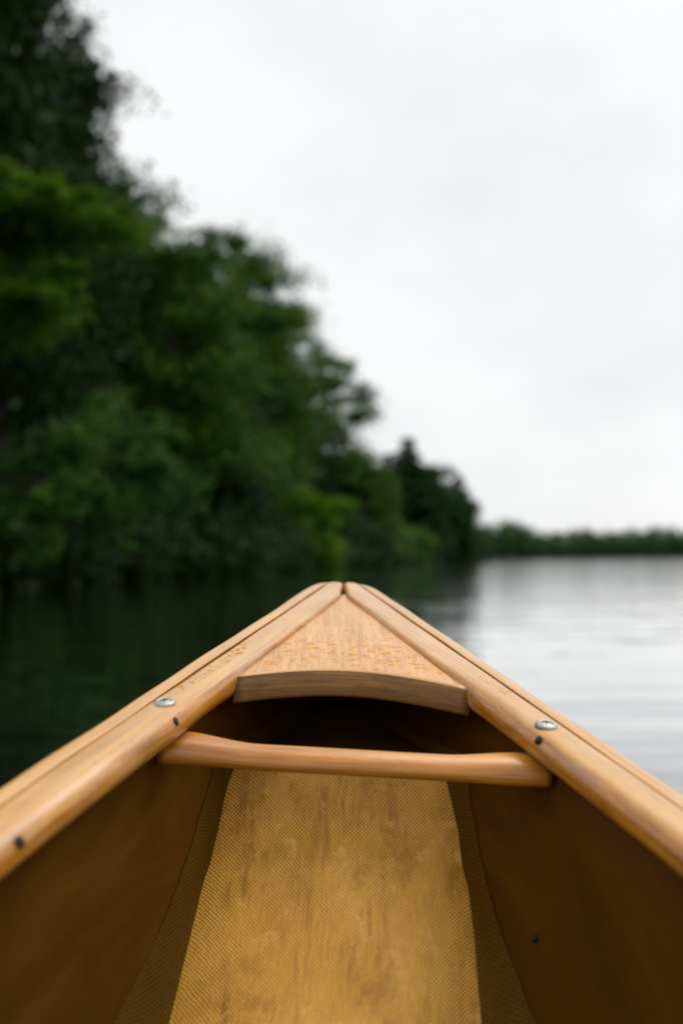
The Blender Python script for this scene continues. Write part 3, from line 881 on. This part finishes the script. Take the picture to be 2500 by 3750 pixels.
def conifer(name, label, base, height, rmax, n_leaves, seed, group=None, leaf='needle', low=0.06):
    rg = np.random.default_rng(seed); rnd = random.Random(seed)
    root = bpy.data.objects.new(name, None); COL.objects.link(root); root.location = base
    tag(root, label, 'tree', group)
    V, F = [], []
    def addt(path, radii, n=6):
        v, f = tube(path, radii, n); b0 = len(V); V.extend(v); F.extend([tuple(x + b0 for x in q) for q in f])
    addt([Vector((0, 0, -0.4)), Vector((0.05, 0, height * 0.4)), Vector((0.0, 0.06, height * 0.75)), Vector((0, 0, height))], [height * 0.016, height * 0.011, height * 0.006, 0.01], 8)
    z = height * low; B0, B1 = [], []
    while z < height * 0.985:
        fz = z / height; r = rmax * (1 - fz) ** 0.55 * (0.75 + 0.25 * min(1, fz / 0.12)) + 0.15
        for k in range(rnd.randint(5, 7)):
            a = rnd.uniform(0, 6.283); l = r * rnd.uniform(0.6, 1.15)
            s = np.array((0, 0, z)); e = np.array((math.cos(a) * l, math.sin(a) * l, z - l * rnd.uniform(0.05, 0.38)))
            B0.append(s); B1.append(e)
            addt([Vector(s), Vector((s + e) / 2) + Vector((0, 0, 0.06 * l)), Vector(e)], [0.012 + 0.01 * l, 0.015, 0.005], 4)
        z += height * rnd.uniform(0.022, 0.036)
    B0 = np.array(B0); B1 = np.array(B1); ln = np.linalg.norm(B1 - B0, axis=1)
    idx = rg.choice(len(B0), n_leaves, p=ln ** 1.4 / (ln ** 1.4).sum())
    q = rg.uniform(0.12, 1.05, n_leaves) ** 0.8
    ax = unit(B1 - B0)[idx]
    side = unit(np.cross(ax, np.array([0, 0, 1.0])))
    spread = rg.normal(size=n_leaves) * 0.16 * ln[idx] * (1.1 - 0.7 * q)
    C = B0[idx] + (B1 - B0)[idx] * q[:, None] + side * spread[:, None] + np.array([0, 0, 1.0]) * (0.10 * ln[idx] * q * (1 - q) * 2 - np.abs(spread) * 0.3 - rg.uniform(0, 0.12, n_leaves))[:, None]
    A = unit(ax + side * np.sign(spread)[:, None] * 0.9 + rg.normal(size=(n_leaves, 3)) * 0.25)
    nrm = unit(np.cross(A, side) + rg.normal(size=(n_leaves, 3)) * 0.4); nrm *= np.sign(nrm[:, 2:3] + 1e-6)
    L = rg.uniform(0.35, 0.8, n_leaves) * (height / 13)
    quads_obj('crown', leaf_quads(C, A, unit(nrm), L, L * 0.42), n_leaves, LEAF[leaf], root)
    mesh_obj('trunk', V, F, BARK, root)
    return root

def px_at(px, y): return (px - 784) / 2287 * y
def z_at(py, y): return CAM_H + (1283 - py) / 2287 * y

def plant(name, label, px, top, bot, half, y, leaf, n, lsize, seed, trunk_x=None, depth=1.0, **kw):
    """a tree whose crown spans the given picture heights at distance y, its foot on the bank"""
    cx_ = px_at(px, y); zt, zb = z_at(top, y), z_at(bot, y)
    tx = trunk_x if trunk_x is not None else min(cx_, shore_x(y) - 0.7)
    base = (tx, y, ground_z(tx, y))
    rx = half / 2287 * y
    return broad_tree(name, label, base, (cx_ - tx, 0, (zt + zb) / 2 - base[2]), (rx, rx * depth, (zt - zb) / 2), leaf, n, lsize, seed, **kw)

plant('tall_tree', 'tallest dark broadleaf tree at the left, its top rising out of the frame', -15, -330, 1050, 235, 26, 'dark', 46000, 0.17, 1, nclu=84, trunk_r=0.32, clu=0.17)
plant('maple_tree', 'yellow-green leafy tree leaning out before the tallest dark tree', 45, 340, 800, 185, 19, 'olive', 17000, 0.15, 2, nclu=26, trunk_r=0.13, clu=0.22)
plant('birch_tree', 'pale green tree with drooping sprays low over the water, nearest at the left', 270, 880, 1300, 140, 23, 'fresh', 13000, 0.12, 3, nclu=30, trunk_r=0.09, clu=0.2)
plant('young_tree', 'small fresh green tree at the left frame edge, under the yellow-green tree', 95, 960, 1310, 130, 20, 'fresh', 9000, 0.12, 4, nclu=24, trunk_r=0.07, clu=0.19)
plant('oak_tree', 'broad rounded green tree standing second along the bank, lower than the tallest', 395, 425, 1180, 185, 36, 'mid', 42000, 0.20, 5, nclu=70, trunk_r=0.30, clu=0.18)
plant('beech_tree', 'large green tree whose crown slopes down behind the broad rounded tree', 545, 500, 1200, 150, 48, 'mid', 34000, 0.22, 6, nclu=64, trunk_r=0.28, clu=0.19)
plant('ash_tree', 'dense mid-green tree in the middle of the bank, above the lime bush', 645, 650, 1220, 125, 58, 'mid', 30000, 0.24, 7, nclu=56, trunk_r=0.27, clu=0.2)
plant('elm_tree', 'open-crowned tree with sky showing through a gap beside its edge', 762, 785, 1120, 82, 70, 'fresh', 12000, 0.27, 8, nclu=30, trunk_r=0.24, clu=0.2)
plant('alder_tree', 'lower soft green tree between the open-crowned tree and the dark conifers', 830, 1010, 1300, 75, 82, 'mid', 16000, 0.30, 9, nclu=60, trunk_r=0.2)
plant('lime_bush', 'bright yellow-green bush at the water under the middle of the bank', 705, 1130, 1300, 92, 54, 'lime', 16000, 0.20, 10, cat='bush', nclu=34, clu=0.22, trunk_r=0.09)
plant('sapling', 'little lime sapling alone in the dark shade left of the bright bush', 563, 1195, 1262, 30, 44, 'lime', 1800, 0.16, 11, cat='sapling', nclu=10, trunk_r=0.04, stray=1)
plant('shade_tree', 'dark green tree low in the shade between the drooping tree and the lime sapling', 450, 850, 1250, 130, 40, 'dark', 20000, 0.2, 12, nclu=60, trunk_r=0.18)
plant('shore_bush', 'low green bush at the far tip of the wooded point', 1078, 1222, 1292, 30, 165, 'mid', 5000, 0.5, 13, cat='bush', nclu=26, trunk_r=0.1, stray=0)
plant('low_bush', 'wide low bush at the water below the dark conifers', 925, 1215, 1300, 80, 112, 'mid', 9000, 0.38, 14, cat='bush', nclu=36, trunk_r=0.1, stray=0)
for px, top, half, y, label, seed in ((935, 1000, 78, 122, 'tallest and broadest of the dark conifers near the point', 31),
                                      (1000, 1068, 62, 138, 'middle dark conifer of the group near the point', 32),
                                      (1052, 1085, 44, 152, 'outermost dark conifer, at the tip of the point', 33),
                                      (893, 1045, 62, 130, 'dark conifer half hidden behind the lower soft green tree', 34)):
    x = px_at(px, y); conifer('conifer', label, (x, y, ground_z(min(x, shore_x(y) - 0.6), y)), z_at(top, y) - 0.3, half * 1.4 / 2287 * y, 42000, seed, group='conifers near the point')

plant('pine_tree', 'dense dark evergreen backing the tallest conifer near the point', 945, 1045, 1300, 78, 133, 'needle', 26000, 0.5, 41, group='evergreens near the point', nclu=80, clu=0.2, stray=8)
plant('pine_tree', 'dense dark evergreen closing the gaps between the two outer conifers at the point', 1040, 1085, 1330, 46, 146, 'needle', 18000, 0.5, 42, group='evergreens near the point', nclu=60, clu=0.2, stray=6)

# the wood standing behind the shoreline trees
SIL = ([-400, 60, 150, 270, 300, 480, 560, 690, 840, 850, 930, 1080], [-500, -200, 60, 420, 560, 600, 680, 800, 930, 1070, 1090, 1190])
rb = random.Random(3); cnt = 0
proto_set = {}
def back_tree(px, y, half, k, top=None):
    top = float(np.interp(px, *SIL)) + rb.uniform(10, 90) if top is None else top
    zt = min(z_at(top, y), 19)
    x = px_at(px, y)
    base = (x, y, ground_z(x, y))
    H = zt - base[2]
    if H < 4: return
    key = k % 4
    if key not in proto_set:
        r = broad_tree('woodland_tree', 'dark woodland tree filling the shade behind the shoreline trees', (0, 0, 0), (0, 0, 5.6), (2.9, 2.9, 4.6), 'dark', 22000, 0.26, 60 + key, group='wood behind the shoreline', nclu=80, trunk_r=0.22, clu=0.26)
        proto_set[key] = r
    else:
        p = proto_set[key]; r = p.copy(); COL.objects.link(r)
        for ch in p.children:
            c = ch.copy(); COL.objects.link(c); c.parent = r
    w = half / 2287 * y / 2.9
    r.location = base; r.scale = (w, w, H / 10.2); r.rotation_euler = (0, 0, rb.uniform(0, 6.28))
k = 0
for px, y, half, *tp in ((-160, 27, 230), (-30, 33, 200), (110, 31, 150), (190, 36, 130), (60, 40, 170), (250, 42, 110), (340, 46, 120), (420, 50, 120), (500, 54, 105), (580, 62, 95),
                    (640, 68, 90), (300, 58, 110), (450, 66, 100), (865, 112, 45), (735, 84, 95, 1035), (800, 92, 60, 1090), (960, 142, 42), (1020, 158, 36), (560, 80, 90), (-300, 22, 260), (-480, 19, 280)):
    back_tree(px, y, half, k, *tp); k += 1

# undergrowth closing the dark foot of the wood
proto = None
for k in range(84):
    y = 10 + k * 1.85 + rb.uniform(-0.8, 0.8)
    x = shore_x(y) - rb.uniform(-0.3, 0.9)
    if proto is None:
        proto = broad_tree('undergrowth_shrub', 'dark shrub rooted along the shaded waterline of the bank', (0, 0, 0), (0, 0, 0.85), (1.5, 1.5, 1.05), 'dark', 6000, 0.17, 90, cat='shrub', group='shrubs along the waterline', zmin=-0.12, nclu=34, trunk_r=0.05, clu=0.3, stray=2); r = proto
    else:
        r = proto.copy(); COL.objects.link(r)
        for ch in proto.children:
            c = ch.copy(); COL.objects.link(c); c.parent = r
    s = rb.uniform(0.8, 1.5)
    r.location = (x, y, ground_z(x, y) - 0.05); r.scale = (s, s, s * rb.uniform(0.8, 1.5)); r.rotation_euler = (0, 0, rb.uniform(0, 6.28))

# ------------------------------------------------------------------ far shore
def far_xy(q):
    """q runs along the far shore, left to right"""
    y = 380 + 230 * q; x = px_at(1000 + 640 * q, y)
    return x, y
V, F = [], []
for i in range(41):
    q = -0.3 + 2.6 * i / 40
    x, y = far_xy(q)
    for d, z in ((-2, -0.6), (0, 0.3), (8, 1.2), (40, 3.0), (160, 4.0)):
        V.append((x - 0.25 * d, y + d, z))
for i in range(40):
    for j in range(4):
        a = i * 5 + j; F.append((a, a + 1, a + 6, a + 5))
fs = mesh_obj('far_shore', V, F, SOIL)
if fs.data.polygons[0].normal.z < 0: fs.data.flip_normals()
tag(fs, 'low far shore across the lake', None, kind='structure')
QS = []
rg = np.random.default_rng(77)
for k in range(900):
    q = rg.uniform(-0.3, 2.2); x, y = far_xy(q); dd = abs(rg.normal()) * 12 if k % 3 else 0.5
    x -= 0.25 * dd; y += dd + 2
    H = rg.uniform(12.0, 16.5) * (1 if k % 3 else rg.uniform(0.35, 0.8)) + (1.8 if rg.random() < 0.12 else 0) + 1.6 * math.sin(q * 9) + 1.2 * math.sin(q * 23 + 1) ; rw_ = rg.uniform(2.0, 3.6)
    n = 190
    d = unit(rg.normal(size=(n, 3))); d *= (rg.uniform(0.3, 1, n) ** 0.4)[:, None]
    C = np.array((x, y, 0.3 + H * 0.5)) + d * np.array((rw_, rw_, H * 0.5))
    nrm = unit(rg.normal(size=(n, 3)) * 0.7 + np.array([0, -0.2, 1.0])); A = unit(np.cross(nrm, rg.normal(size=(n, 3))))
    L = rg.uniform(0.7, 1.4, n)
    QS.append(leaf_quads(C, A, nrm, L, L * 0.75))
QS = np.concatenate(QS)
fw = quads_obj('far_wood', QS, len(QS) // 4, LEAF['far'])
tag(fw, 'long low line of dark green woods along the far shore', 'woods', kind='stuff')
